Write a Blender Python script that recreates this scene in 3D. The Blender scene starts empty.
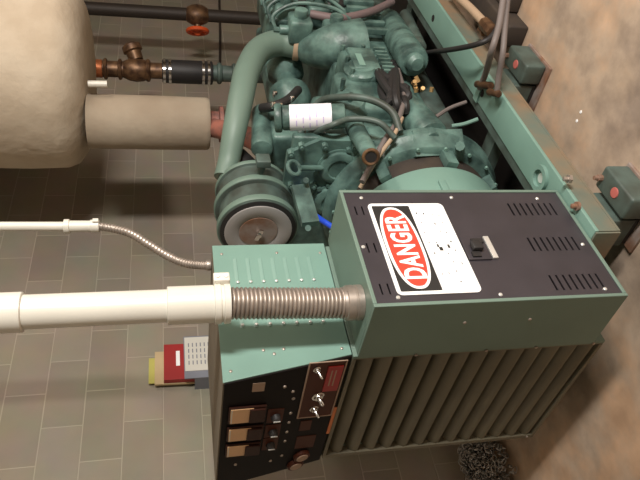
import bpy, bmesh, math, random
from mathutils import Vector, Matrix
random.seed(7)
S = bpy.context.scene
PI = math.pi

# ---------------------------------------------------------------- camera, world, lights, exposure
cam = bpy.data.cameras.new('camera')
cam.sensor_width = 36.0
cam.lens = 36.0 * 629.3 / 640.0
cam.clip_start = 0.05
co = bpy.data.objects.new('camera', cam)
S.collection.objects.link(co)
R_ = Vector((0.70045408, -0.71345573, -0.0185745))
U_ = Vector((0.17457182, 0.14603925, 0.97375419))
F_ = Vector((0.69201789, 0.68531268, -0.22684306))
m = Matrix((-U_, R_, -F_)).transposed().to_4x4()     # phone held sideways: the room's up is the frame's left
m.translation = Vector((0, 0, 1.55))
co.matrix_world = m
S.camera = co

w = bpy.data.worlds.new('world'); S.world = w; w.use_nodes = True
w.node_tree.nodes['Background'].inputs[0].default_value = (0.9, 0.8, 0.7, 1)
w.node_tree.nodes['Background'].inputs[1].default_value = 0.02

def area(name, loc, target, size, power, color):
    l = bpy.data.lights.new(name, 'AREA'); l.shape = 'RECTANGLE'
    l.size, l.size_y = size; l.energy = power; l.color = color
    o = bpy.data.objects.new(name, l); S.collection.objects.link(o)
    o.location = loc
    o.rotation_euler = (Vector(target) - Vector(loc)).to_track_quat('-Z', 'Y').to_euler()
    return o
area('key_light', (0.95, -2.35, 2.05), (1.5, 1.5, 0.8), (0.35, 1.0), 212, (1.0, 0.96, 0.90))  # unseen key source behind the camera, placed from the shadow directions
area('side_fill', (-1.6, 0.6, 3.1), (0.6, 2.0, 0.2), (1.2, 0.2), 3, (1.0, 0.88, 0.74))  # weak unseen fill, added to lift the floor beside the generator
area('far_fill', (3.4, -1.2, 2.9), (2.6, 1.0, 0.2), (1.3, 0.25), 45, (1.0, 0.86, 0.74))  # unseen overhead fill, added to brighten floor and engine
S.view_settings.view_transform = 'Standard'
S.view_settings.look = 'None'
S.view_settings.exposure = 0.0
S.view_settings.gamma = 1.0
S.view_settings.use_curve_mapping = False

# ---------------------------------------------------------------- materials
def mat(name, col, rough=0.5, metal=0.0, var=0.12, scale=6.0, bump=0.0, bscale=60.0, spec=0.5, col2=None, var_lo=0.35, var_hi=0.65, detail=4):
    m = bpy.data.materials.new(name); m.use_nodes = True
    nt = m.node_tree; N = nt.nodes; L = nt.links
    b = N['Principled BSDF']
    b.inputs['Roughness'].default_value = rough
    b.inputs['Metallic'].default_value = metal
    b.inputs['Specular IOR Level'].default_value = spec
    tc = N.new('ShaderNodeTexCoord')
    nz = N.new('ShaderNodeTexNoise'); nz.inputs['Scale'].default_value = scale; nz.inputs['Detail'].default_value = detail
    L.new(tc.outputs['Object'], nz.inputs['Vector'])
    r = N.new('ShaderNodeValToRGB')
    r.color_ramp.elements[0].position = var_lo; r.color_ramp.elements[1].position = var_hi
    c2 = col2 if col2 else tuple(c * (1 - var) for c in col)
    r.color_ramp.elements[0].color = (*c2, 1); r.color_ramp.elements[1].color = (*col, 1)
    L.new(nz.outputs['Fac'], r.inputs['Fac']); L.new(r.outputs['Color'], b.inputs['Base Color'])
    if bump:
        n2 = N.new('ShaderNodeTexNoise'); n2.inputs['Scale'].default_value = bscale; n2.inputs['Detail'].default_value = 4
        L.new(tc.outputs['Object'], n2.inputs['Vector'])
        bp = N.new('ShaderNodeBump'); bp.inputs['Strength'].default_value = bump; bp.inputs['Distance'].default_value = 0.01
        L.new(n2.outputs['Fac'], bp.inputs['Height']); L.new(bp.outputs['Normal'], b.inputs['Normal'])
    return m

M = {}
M['teal'] = mat('teal_paint', (0.185, 0.315, 0.265), 0.42, var=0.12, scale=4)
M['teal_box'] = mat('teal_box_paint', (0.145, 0.215, 0.175), 0.5, var=0.12, scale=3)
M['teal_cast'] = mat('teal_cast_paint', (0.13, 0.225, 0.195), 0.42, col2=(0.035, 0.065, 0.058), scale=10, bump=0.25, bscale=40)
M['teal_old'] = mat('teal_grimy_paint', (0.085, 0.125, 0.11), 0.5, col2=(0.045, 0.055, 0.045), scale=9)
M['olive'] = mat('louver_dim_green', (0.15, 0.135, 0.09), 0.5, var=0.2, scale=5)  # green slats with their warm dim light mixed into the colour
M['rust_face'] = mat('rusty_web', (0.22, 0.15, 0.09), 0.7, col2=(0.12, 0.15, 0.12), scale=6)
M['darkbrown'] = mat('dark_brown', (0.045, 0.032, 0.022), 0.8, col2=(0.03, 0.022, 0.018), scale=9)
M['dusty'] = mat('dusty_top', (0.20, 0.165, 0.115), 0.8, var=0.2, scale=6)
M['black'] = mat('black_enamel', (0.040, 0.035, 0.042), 0.42, var=0.2, scale=8)
M['panelblack'] = mat('black_panel', (0.007, 0.005, 0.005), 0.6, var=0.2, spec=0.15)
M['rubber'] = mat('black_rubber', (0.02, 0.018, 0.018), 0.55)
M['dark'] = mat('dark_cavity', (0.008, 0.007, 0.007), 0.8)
M['white'] = mat('white_sign', (0.92, 0.92, 0.92), 0.35, var=0.02)
M['ink'] = mat('black_ink', (0.02, 0.02, 0.02), 0.5)
M['red'] = mat('red_ink', (0.72, 0.06, 0.035), 0.4, var=0.05)
M['pvc'] = mat('cream_pvc', (0.69, 0.665, 0.59), 0.34, var=0.05)
M['galv'] = mat('galvanised', (0.46, 0.40, 0.35), 0.42, 0.7, var=0.25, scale=30)
M['chrome'] = mat('chrome', (0.8, 0.8, 0.8), 0.15, 1.0)
M['disc'] = mat('brushed_disc', (0.47, 0.44, 0.43), 0.45, 0.35, var=0.12)
M['rustmetal'] = mat('rusty_dish', (0.36, 0.30, 0.27), 0.5, 0.3, col2=(0.25, 0.13, 0.08), scale=12)
M['insul'] = mat('plaster_lagging', (0.56, 0.475, 0.365), 0.9, col2=(0.47, 0.385, 0.285), scale=5, bump=0.6, bscale=16)
M['insul2'] = mat('canvas_lagging', (0.36, 0.30, 0.225), 0.9, col2=(0.30, 0.24, 0.175), scale=4, bump=0.5, bscale=14)
M['brass'] = mat('dull_brass', (0.20, 0.11, 0.055), 0.45, 0.5, col2=(0.07, 0.035, 0.02), scale=20)
M['bronze'] = mat('bronze', (0.55, 0.36, 0.16), 0.4, 0.6)
M['copper'] = mat('copper_orange', (0.55, 0.18, 0.07), 0.4, 0.5)
M['handle'] = mat('red_handle', (0.75, 0.10, 0.02), 0.5)
M['darkpipe'] = mat('dark_iron', (0.035, 0.026, 0.02), 0.6, 0.2)
M['pink'] = mat('heat_tinted_pipe', (0.40, 0.15, 0.11), 0.6, 0.2, col2=(0.16, 0.09, 0.08), scale=12)
M['mauve'] = mat('greyish_mauve_pipe', (0.17, 0.12, 0.12), 0.6)
M['tan'] = mat('tan_tape', (0.42, 0.30, 0.20), 0.7)
M['greyhose'] = mat('grey_cable', (0.17, 0.14, 0.13), 0.55)
M['blue'] = mat('blue_hose', (0.02, 0.08, 0.65), 0.4)
M['meter'] = mat('meter_face', (0.75, 0.47, 0.25), 0.35, var=0.1)
M['meterdark'] = mat('meter_cover', (0.035, 0.012, 0.008), 0.5, spec=0.2)
M['orange'] = mat('orange_plate', (0.65, 0.20, 0.06), 0.5)
M['redplate'] = mat('red_plate', (0.35, 0.015, 0.015), 0.4)
M['brown'] = mat('brown_plate', (0.07, 0.02, 0.01), 0.5, spec=0.2)
M['sticker'] = mat('tan_sticker', (0.38, 0.27, 0.20), 0.6)
M['screw'] = mat('bright_screw', (0.75, 0.75, 0.72), 0.3, 0.5)
M['bookred'] = mat('red_binder', (0.34, 0.02, 0.02), 0.45)
M['manila'] = mat('manila_paper', (0.55, 0.42, 0.24), 0.8)
M['yellowp'] = mat('yellow_paper', (0.50, 0.46, 0.12), 0.8)
M['paper'] = mat('white_paper', (0.62, 0.60, 0.54), 0.8, var=0.03)
M['greyframe'] = mat('grey_folder', (0.20, 0.21, 0.25), 0.6)
M['label'] = mat('bright_label', (0.85, 0.84, 0.90), 0.5, var=0.03)
M['purple'] = mat('purple_print', (0.55, 0.45, 0.75), 0.6)
M['chain'] = mat('steel_chain', (0.42, 0.40, 0.38), 0.28, 0.8)
M['redmark'] = mat('red_mark', (0.50, 0.13, 0.11), 0.6)

def wall_mat():
    m = bpy.data.materials.new('block_wall'); m.use_nodes = True
    nt = m.node_tree; N = nt.nodes; L = nt.links; b = N['Principled BSDF']
    b.inputs['Roughness'].default_value = 0.75
    tc = N.new('ShaderNodeTexCoord'); sp = N.new('ShaderNodeSeparateXYZ'); cb = N.new('ShaderNodeCombineXYZ')
    L.new(tc.outputs['Object'], sp.inputs[0])
    ad = N.new('ShaderNodeMath'); ad.operation = 'ADD'; L.new(sp.outputs['X'], ad.inputs[0]); L.new(sp.outputs['Y'], ad.inputs[1])
    a2 = N.new('ShaderNodeMath'); a2.operation = 'SUBTRACT'; L.new(ad.outputs[0], a2.inputs[0]); a2.inputs[1].default_value = 3.1 + 0.377
    L.new(a2.outputs[0], cb.inputs[0]); L.new(sp.outputs['Z'], cb.inputs[1])
    br = N.new('ShaderNodeTexBrick')
    br.inputs['Scale'].default_value = 1.0; br.inputs['Brick Width'].default_value = 0.4064; br.inputs['Row Height'].default_value = 0.2025
    br.inputs['Mortar Size'].default_value = 0.0045; br.inputs['Mortar Smooth'].default_value = 0.4; br.inputs['Bias'].default_value = 0.0
    br.inputs['Color1'].default_value = (0.315, 0.262, 0.185, 1); br.inputs['Color2'].default_value = (0.255, 0.207, 0.145, 1)
    br.inputs['Mortar'].default_value = (0.39, 0.325, 0.235, 1)
    L.new(cb.outputs[0], br.inputs['Vector'])
    nz = N.new('ShaderNodeTexNoise'); nz.inputs['Scale'].default_value = 5; nz.inputs['Detail'].default_value = 6
    L.new(tc.outputs['Object'], nz.inputs['Vector'])
    mx = N.new('ShaderNodeMix'); mx.data_type = 'RGBA'; mx.blend_type = 'MULTIPLY'; mx.inputs['Factor'].default_value = 0.35
    L.new(br.outputs['Color'], mx.inputs['A']); L.new(nz.outputs['Color'], mx.inputs['B'])
    hs = N.new('ShaderNodeHueSaturation'); hs.inputs['Saturation'].default_value = 0.8; hs.inputs['Value'].default_value = 1.15
    L.new(mx.outputs['Result'], hs.inputs['Color']); L.new(hs.outputs['Color'], b.inputs['Base Color'])
    bp = N.new('ShaderNodeBump'); bp.inputs['Strength'].default_value = 0.5; bp.inputs['Distance'].default_value = 0.006; bp.invert = True
    L.new(br.outputs['Fac'], bp.inputs['Height']); L.new(bp.outputs['Normal'], b.inputs['Normal'])
    return m

def floor_mat():
    m = bpy.data.materials.new('stained_concrete'); m.use_nodes = True
    nt = m.node_tree; N = nt.nodes; L = nt.links; b = N['Principled BSDF']
    b.inputs['Roughness'].default_value = 0.6
    tc = N.new('ShaderNodeTexCoord')
    n1 = N.new('ShaderNodeTexNoise'); n1.inputs['Scale'].default_value = 1.7; n1.inputs['Detail'].default_value = 7; n1.inputs['Roughness'].default_value = 0.62
    n2 = N.new('ShaderNodeTexNoise'); n2.inputs['Scale'].default_value = 9; n2.inputs['Detail'].default_value = 8
    L.new(tc.outputs['Object'], n1.inputs['Vector']); L.new(tc.outputs['Object'], n2.inputs['Vector'])
    r1 = N.new('ShaderNodeValToRGB'); e = r1.color_ramp.elements
    e[0].position = 0.38; e[0].color = (0.31, 0.24, 0.19, 1); e[1].position = 0.62; e[1].color = (0.64, 0.42, 0.27, 1)
    x = r1.color_ramp.elements.new(0.5); x.color = (0.52, 0.40, 0.30, 1)
    L.new(n1.outputs['Fac'], r1.inputs['Fac'])
    r2 = N.new('ShaderNodeValToRGB'); e = r2.color_ramp.elements
    e[0].position = 0.3; e[0].color = (0.62, 0.6, 0.58, 1); e[1].position = 0.7; e[1].color = (1, 1, 1, 1)
    L.new(n2.outputs['Fac'], r2.inputs['Fac'])
    mx = N.new('ShaderNodeMix'); mx.data_type = 'RGBA'; mx.blend_type = 'MULTIPLY'; mx.inputs['Factor'].default_value = 0.8
    L.new(r1.outputs['Color'], mx.inputs['A']); L.new(r2.outputs['Color'], mx.inputs['B']); L.new(mx.outputs['Result'], b.inputs['Base Color'])
    bp = N.new('ShaderNodeBump'); bp.inputs['Strength'].default_value = 0.2; bp.inputs['Distance'].default_value = 0.01
    L.new(n2.outputs['Fac'], bp.inputs['Height']); L.new(bp.outputs['Normal'], b.inputs['Normal'])
    return m
M['wall'] = wall_mat(); M['floor'] = floor_mat()
M['ceil'] = mat('ceiling_paint', (0.5, 0.46, 0.40), 0.9)

# ---------------------------------------------------------------- mesh builder
def basis(d):
    d = Vector(d).normalized()
    a = Vector((0, 0, 1)) if abs(d.z) < 0.9 else Vector((1, 0, 0))
    u = d.cross(a).normalized(); v = u.cross(d).normalized()
    return d, u, v

class MB:
    def __init__(s): s.v = []; s.f = []; s.mi = []; s.sm = []; s.mats = []; s.cur = 0
    def use(s, mt):
        if mt not in s.mats: s.mats.append(mt)
        s.cur = s.mats.index(mt); return s
    def _f(s, idx, smooth=False): s.f.append(idx); s.mi.append(s.cur); s.sm.append(smooth)
    def quadbox(s, pts):            # 8 points: bottom ring 0-3, top ring 4-7
        n = len(s.v); s.v += [Vector(p) for p in pts]
        for q in ((3, 2, 1, 0), (4, 5, 6, 7), (0, 1, 5, 4), (1, 2, 6, 5), (2, 3, 7, 6), (3, 0, 4, 7)): s._f([n + i for i in q])
        return s
    def box(s, a, b, bev=0.0):
        x0, y0, z0 = [min(p, q) for p, q in zip(a, b)]; x1, y1, z1 = [max(p, q) for p, q in zip(a, b)]
        if bev <= 0:
            return s.quadbox([(x0, y0, z0), (x1, y0, z0), (x1, y1, z0), (x0, y1, z0), (x0, y0, z1), (x1, y0, z1), (x1, y1, z1), (x0, y1, z1)])
        bm = bmesh.new(); bmesh.ops.create_cube(bm, size=1.0)
        for vv in bm.verts: vv.co = Vector(((x0 + x1) / 2 + vv.co.x * (x1 - x0), (y0 + y1) / 2 + vv.co.y * (y1 - y0), (z0 + z1) / 2 + vv.co.z * (z1 - z0)))
        bmesh.ops.bevel(bm, geom=bm.edges[:], offset=min(bev, (x1 - x0) * .45, (y1 - y0) * .45, (z1 - z0) * .45), segments=3, affect='EDGES', profile=0.5)
        return s.addbm(bm, bev > 0.01)
    def obox(s, c, ax, ay, az):      # oriented box: centre and three half-axes
        c, ax, ay, az = map(Vector, (c, ax, ay, az))
        return s.quadbox([c - ax - ay - az, c + ax - ay - az, c + ax + ay - az, c - ax + ay - az, c - ax - ay + az, c + ax - ay + az, c + ax + ay + az, c - ax + ay + az])
    def addbm(s, bm, smooth=False):
        n = len(s.v); bm.verts.index_update()
        s.v += [vv.co.copy() for vv in bm.verts]
        for fc in bm.faces: s._f([n + vv.index for vv in fc.verts], smooth)
        bm.free(); return s
    def rings(s, rings, caps=True, smooth=True, close=False):
        n0 = len(s.v); k = len(rings[0])
        for r in rings: s.v += r
        m = len(rings)
        for i in range(m if close else m - 1):
            a = n0 + i * k; b = n0 + ((i + 1) % m) * k
            for j in range(k): s._f([a + j, a + (j + 1) % k, b + (j + 1) % k, b + j], smooth)
        if caps and not close:
            s._f([n0 + j for j in reversed(range(k))]); s._f([n0 + (m - 1) * k + j for j in range(k)])
        return s
    def lathe(s, base, axis, prof, seg=32, smooth=True):   # prof: list of (t along axis, radius)
        d, u, v = basis(axis); base = Vector(base); rs = []
        for t, r in prof:
            r = max(r, 1e-4)
            rs.append([base + d * t + (u * math.cos(2 * PI * j / seg) + v * math.sin(2 * PI * j / seg)) * r for j in range(seg)])
        return s.rings(rs, True, smooth)
    def cyl(s, a, b, r, seg=20, bev=0.0, r2=None):
        a = Vector(a); b = Vector(b); L = (b - a).length; r2 = r if r2 is None else r2
        if bev: return s.lathe(a, b - a, [(0, r - bev), (bev * .3, r - bev * .3), (bev, r), (L - bev, r2), (L - bev * .3, r2 - bev * .3), (L, r2 - bev)], seg)
        d, u, v = basis(b - a)
        n = len(s.v); ra = [a + (u * math.cos(2 * PI * j / seg) + v * math.sin(2 * PI * j / seg)) * r for j in range(seg)]
        rb = [b + (u * math.cos(2 * PI * j / seg) + v * math.sin(2 * PI * j / seg)) * r2 for j in range(seg)]
        return s.rings([ra, rb], True, True)
    def tube(s, pts, r, seg=12, smooth_path=True, sub=8, rad=None):
        P = [Vector(p) for p in pts]
        if smooth_path and len(P) > 2:
            Q = []; Rr = []
            E = [P[0] * 2 - P[1]] + P + [P[-1] * 2 - P[-2]]
            for i in range(1, len(E) - 2):
                for k in range(sub):
                    t = k / sub; p0, p1, p2, p3 = E[i - 1], E[i], E[i + 1], E[i + 2]
                    Q.append(0.5 * ((2 * p1) + (-p0 + p2) * t + (2 * p0 - 5 * p1 + 4 * p2 - p3) * t * t + (-p0 + 3 * p1 - 3 * p2 + p3) * t ** 3))
                    if rad: Rr.append(rad[i - 1] * (1 - t) + rad[i] * t)
            Q.append(P[-1]); P = Q
            if rad: Rr.append(rad[-1]); rad = Rr
        rs = []; d, u, v = basis(P[1] - P[0])
        for i, p in enumerate(P):
            t = (P[min(i + 1, len(P) - 1)] - P[max(i - 1, 0)]).normalized()
            u = (u - t * u.dot(t)).normalized(); v = t.cross(u)
            rr = rad[i] if rad else r
            if callable(rr): rr = rr(i)
            rs.append([p + (u * math.cos(2 * PI * j / seg) + v * math.sin(2 * PI * j / seg)) * rr for j in range(seg)])
        return s.rings(rs, True, True)
    def torus(s, c, axis, R, r, seg=24, ms=8, a0=0, a1=2 * PI):
        d, u, v = basis(axis); c = Vector(c); rs = []; full = abs(a1 - a0 - 2 * PI) < 1e-6
        for i in range(seg if full else seg + 1):
            a = a0 + (a1 - a0) * i / seg; e = u * math.cos(a) + v * math.sin(a)
            rs.append([c + e * (R + r * math.cos(2 * PI * j / ms)) + d * (r * math.sin(2 * PI * j / ms)) for j in range(ms)])
        return s.rings(rs, not full, True, close=full)
    def prism(s, outline, ext):      # planar outline extruded by vector
        k = len(outline); n = len(s.v); e = Vector(ext)
        s.v += [Vector(p) for p in outline] + [Vector(p) + e for p in outline]
        s._f(list(reversed(range(n, n + k)))); s._f(list(range(n + k, n + 2 * k)))
        for j in range(k): s._f([n + j, n + (j + 1) % k, n + k + (j + 1) % k, n + k + j])
        return s
    def ball(s, c, r, sc=(1, 1, 1)):
        bm = bmesh.new(); bmesh.ops.create_uvsphere(bm, u_segments=14, v_segments=8, radius=r)
        for vv in bm.verts: vv.co = Vector((vv.co.x * sc[0], vv.co.y * sc[1], vv.co.z * sc[2])) + Vector(c)
        return s.addbm(bm, True)

WORLD = {}
def link(name, mb, material, parent=None, bevel=0.0):
    me = bpy.data.meshes.new(name)
    if not mb.mats: mb.mats = [material]
    org = WORLD.get(parent.name, Vector((0, 0, 0))) if parent else Vector((0, 0, 0))
    me.from_pydata([tuple(p - org) for p in mb.v], [], mb.f)
    for mt in mb.mats: me.materials.append(M[mt])
    for p, i, sm in zip(me.polygons, mb.mi, mb.sm): p.material_index = i; p.use_smooth = sm
    me.update()
    bm = bmesh.new(); bm.from_mesh(me); bmesh.ops.recalc_face_normals(bm, faces=bm.faces[:]); bm.to_mesh(me); bm.free()
    me.set_sharp_from_angle(angle=math.radians(38))
    o = bpy.data.objects.new(name, me); S.collection.objects.link(o)
    if parent: o.parent = parent
    WORLD[o.name] = org
    if bevel:
        md = o.modifiers.new('bevel', 'BEVEL'); md.width = bevel; md.segments = 2; md.limit_method = 'ANGLE'
    return o
def thing(name, label, cat, loc=(0, 0, 0), group=None):
    o = bpy.data.objects.new(name, None); S.collection.objects.link(o); o.location = loc
    o.empty_display_size = 0.1
    WORLD[o.name] = Vector(loc)
    return tag(o, label, cat, group)
def tag(o, label, cat, group=None):
    o['label'] = label; o['category'] = cat
    if group: o['group'] = group
    return o
def struct(name, mb, material):
    o = link(name, mb, material); o['kind'] = 'structure'; return o
def one(name, mb, material, label, cat, loc, group=None, bevel=0.0):     # a thing that is one mesh, origin at loc
    o = link(name, mb, material, None, bevel)
    o.data.transform(Matrix.Translation(-Vector(loc))); o.location = loc
    return tag(o, label, cat, group)
def dup(root, delta, label=None):
    r = root.copy(); S.collection.objects.link(r); r.location = Vector(root.location) + Vector(delta)
    if label: r['label'] = label
    for ch in list(root.children):
        c = ch.copy(); S.collection.objects.link(c); c.parent = r
        for g in list(ch.children):
            d = g.copy(); S.collection.objects.link(d); d.parent = c
    return r
def P(*a): return Vector(a)

# ---------------------------------------------------------------- the room
X0, X1, Y0, Y1, H = -2.6, 7.6, -2.6, 3.1, 3.3
struct('floor', MB().box((X0 - .2, Y0 - .2, -0.2), (X1 + .2, Y1 + .2, 0)), 'floor')
struct('ceiling', MB().box((X0 - .2, Y0 - .2, H), (X1 + .2, Y1 + .2, H + .2)), 'ceil')
struct('wall_back', MB().box((X0 - .2, Y1, 0), (X1 + .2, Y1 + .2, H)), 'wall')
struct('wall_front', MB().box((X0 - .2, Y0 - .2, 0), (X1 + .2, Y0, H)), 'wall')
struct('wall_left', MB().box((X0 - .2, Y0, 0), (X0, Y1, H)), 'wall')
struct('wall_right', MB().box((X1, Y0, 0), (X1 + .2, Y1, H)), 'wall')

# ---------------------------------------------------------------- generator end: ribbed louver housing and barrel
GX, GY0, GY1, GZ0, GZ1 = 1.035, 1.516, 2.15, 0.175, 1.035
gen = thing('generator', 'teal generator end with wide horizontal olive louvers and a round barrel behind the warning box', 'generator', (1.3, 1.83, GZ0))
b = MB()
t = 0.025
b.box((GX + .03, GY0, GZ0), (1.50, GY0 + t, GZ1)).box((GX + .03, GY1 - t, GZ0), (1.50, GY1, GZ1))
b.box((GX + .03, GY0 + t, GZ1 - t), (1.50, GY1 - t, GZ1)).box((GX + .03, GY0 + t, GZ0), (1.50, GY1 - t, GZ0 + t)).box((1.47, GY0 + t, GZ0 + t), (1.50, GY1 - t, GZ1 - t))
link('housing', b, 'teal_box', gen, 0.003)
b = MB().use('olive')
b.use('teal_box').box((GX, GY0, GZ0), (GX + .03, GY0 + .012, GZ1)).use('olive').box((GX + .001, GY0 + .012, GZ0), (GX + .03, GY0 + .018, GZ1)).box((GX, GY1 - .02, GZ0), (GX + .03, GY1, GZ1)).box((GX, GY0 + .018, GZ0), (GX + .03, GY1 - .02, GZ0 + .012)).box((GX, GY0 + .018, GZ1 - .012), (GX + .03, GY1 - .02, GZ1))
n = 13; pitch = (GZ1 - GZ0 - .03) / n
for i in range(n):
    z = GZ0 + .015 + i * pitch
    ya, yb = GY0 + .0185, GY1 - .0205
    rs = []
    prof = [(.055, .9), (.03, .80), (.012, .60), (.004, .36), (.006, .16), (.016, .06), (.022, .08), (.014, .2), (.013, .38), (.022, .58), (.038, .74), (.058, .84)]
    for yy in (ya, yb): rs.append([P(GX + dx, yy, z + fz * pitch) for dx, fz in prof])
    b.rings(rs, True, False)
link('louver_panel', b, 'olive', gen)
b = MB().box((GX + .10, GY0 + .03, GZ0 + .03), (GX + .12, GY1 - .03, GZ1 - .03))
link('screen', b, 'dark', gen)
b = MB()
for zz in (GZ0 + .04, GZ0 + .25, .6, GZ1 - .2):
    link('bolt', MB().cyl((GX - .004, GY0 + .009, zz), (GX + .002, GY0 + .009, zz), .005, 8), 'galv', gen)
link('bolt', MB().cyl((GX - .004, GY1 - .012, GZ0 + .03), (GX + .002, GY1 - .012, GZ0 + .03), .005, 8), 'galv', gen)
ZC, YC = 0.48, 1.83
b = MB().lathe((1.525, YC, ZC), (1, 0, 0), [(0, .33), (.02, .355), (.10, .362), (.34, .362), (.37, .358), (.374, .34)], 72)
b.box((1.62, YC - .370, ZC + .02), (1.80, YC - .355, ZC + .05), .004)
link('barrel', b, 'teal', gen)

# ---------------------------------------------------------------- breaker box with the warning sign
BX0, BX1, BY0, BY1, BZ0, BZ1 = 1.028, 1.520, 1.277, 1.512, 0.223, 1.023
bb = thing('breaker_box', 'green steel breaker box with black front panel and danger sign, conduit entering its top', 'electrical box', (1.27, 1.39, BZ0))
b = MB(); t = .012
b.box((BX0, BY0, BZ0), (BX0 + t, BY1, BZ1)).box((BX1 - t, BY0, BZ0), (BX1, BY1, BZ1)).box((BX0 + t, BY0, BZ1 - t), (BX1 - t, BY1, BZ1)).box((BX0 + t, BY0, BZ0), (BX1 - t, BY1, BZ0 + t)).box((BX0 + t, BY1 - t, BZ0 + t), (BX1 - t, BY1, BZ1 - t))
link('enclosure', b, 'teal_box', bb, 0.002)
FY = BY0 + .004
def slotted(name, x0, x1, z0, z1, slots, y0, y1, material, parent):
    # plate with real rectangular holes, built from a grid of cells
    xs = sorted(set([x0, x1] + [s[0] for s in slots] + [s[1] for s in slots])); zs = sorted(set([z0, z1] + [s[2] for s in slots] + [s[3] for s in slots]))
    b = MB()
    for i in range(len(xs) - 1):
        j = 0
        while j < len(zs) - 1:
            cx = (xs[i] + xs[i + 1]) / 2
            def hole(j): return any(s[0] < cx < s[1] and s[2] < (zs[j] + zs[j + 1]) / 2 < s[3] for s in slots)
            if hole(j): j += 1; continue
            k = j
            while k + 1 < len(zs) - 1 and not hole(k + 1): k += 1
            b.box((xs[i], y0, zs[j]), (xs[i + 1], y1, zs[k + 1])); j = k + 1
    return link(name, b, material, parent)
slots = []
for cx in (1.093, 1.256, 1.422):
    for k in range(8): slots.append((cx - .030, cx + .030, .285 + k * .0228 - .004, .285 + k * .0228 + .003))
    for k in range(2): slots.append((cx - .020, cx + .020, .955 + k * .0228 + .006, .955 + k * .0228 + .011))
fp = slotted('front_panel', BX0 + t, BX1 - t, BZ0 + t, BZ1 - t, slots, FY, FY + .004, 'black', bb)
link('backing', MB().box((BX0 + t, FY + .02, BZ0 + t), (BX1 - t, FY + .022, BZ1 - t)), 'dark', bb)
# sign
sg = link('danger_sign', MB().box((1.066, FY - .0025, .686), (1.452, FY - .0005, .944)), 'white', bb, 0.0)
def rrect(x0, x1, z0, z1, r, y, n=6):
    o = []
    for cx, cz, a in ((x1 - r, z1 - r, 0), (x0 + r, z1 - r, 90), (x0 + r, z0 + r, 180), (x1 - r, z0 + r, 270)):
        for k in range(n + 1):
            q = math.radians(a + 90 * k / n); o.append((cx + r * math.cos(q), y, cz + r * math.sin(q)))
    return o
bpy.data.objects.remove(sg)
sg = link('danger_sign', MB().prism(rrect(1.066, 1.452, .686, .944, .018, FY - .0030), (0, .0025, 0)), 'white', bb)
link('header', MB().prism(rrect(1.078, 1.440, .806, .932, .004, FY - .0034), (0, .0005, 0)), 'ink', sg)
def oval(x0, x1, z0, z1, y, n=48, e=2.4):
    cx, cz, a, c = (x0 + x1) / 2, (z0 + z1) / 2, (x1 - x0) / 2, (z1 - z0) / 2
    return [(cx + a * math.copysign(abs(math.cos(q)) ** (2 / e), math.cos(q)), y, cz + c * math.copysign(abs(math.sin(q)) ** (2 / e), math.sin(q))) for q in [2 * PI * k / n for k in range(n)]]
link('oval_border', MB().prism(oval(1.086, 1.432, .812, .930, FY - .0040), (0, .0007, 0)), 'white', sg)
link('oval', MB().prism(oval(1.096, 1.422, .821, .921, FY - .0046), (0, .0007, 0)), 'red', sg)
def text_mb(txt, x, z, size, width, y, depth=.0006, off=0.012):
    cu = bpy.data.curves.new('txt', 'FONT'); cu.body = txt; cu.size = size; cu.align_x = 'CENTER'; cu.align_y = 'CENTER'
    cu.extrude = 0; cu.offset = off * size; cu.space_character = 1.08; cu.resolution_u = 3
    o = bpy.data.objects.new('txt', cu); S.collection.objects.link(o); bpy.context.view_layer.update()
    dg = bpy.context.evaluated_depsgraph_get(); me = bpy.data.meshes.new_from_object(o.evaluated_get(dg))
    xs = [vv.co.x for vv in me.vertices]; ys = [vv.co.y for vv in me.vertices]
    sx = width / (max(xs) - min(xs)); mx = (max(xs) + min(xs)) / 2; my = (max(ys) + min(ys)) / 2
    b = MB(); n = 0
    b.v = [P(x + (vv.co.x - mx) * sx, y, z + (vv.co.y - my)) for vv in me.vertices]
    for p in me.polygons: b._f(list(p.vertices))
    k = len(b.v); b.v += [vv + P(0, depth, 0) for vv in b.v]
    for p in list(me.polygons): b._f([i + k for i in reversed(p.vertices)])
    bpy.data.objects.remove(o); bpy.data.meshes.remove(me)
    return b
link('danger_lettering', text_mb('DANGER', 1.259, .871, .092, .272, FY - .0052, off=.03), 'white', sg)
b = MB(); random.seed(3)
for row in range(4):                                   # body text is washed out in the photo: only broken flecks remain
    for k in range(8):
        if random.random() < .42: continue
        x = 1.10 + k * .043 + random.uniform(-.008, .008); z = .786 - row * .024 + random.uniform(-.004, .004)
        w_ = random.uniform(.002, .0055); h_ = random.uniform(.0009, .0022)
        b.box((x - w_, FY - .0036, z - h_), (x + w_ * .6, FY - .0030, z + h_))
b.box((1.235, FY - .0036, .751), (1.25, FY - .003, .762)).box((1.245, FY - .0036, .725), (1.26, FY - .003, .732)).box((1.25, FY - .0036, .76), (1.262, FY - .003, .766))
link('body_text', b, 'ink', sg)
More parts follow.
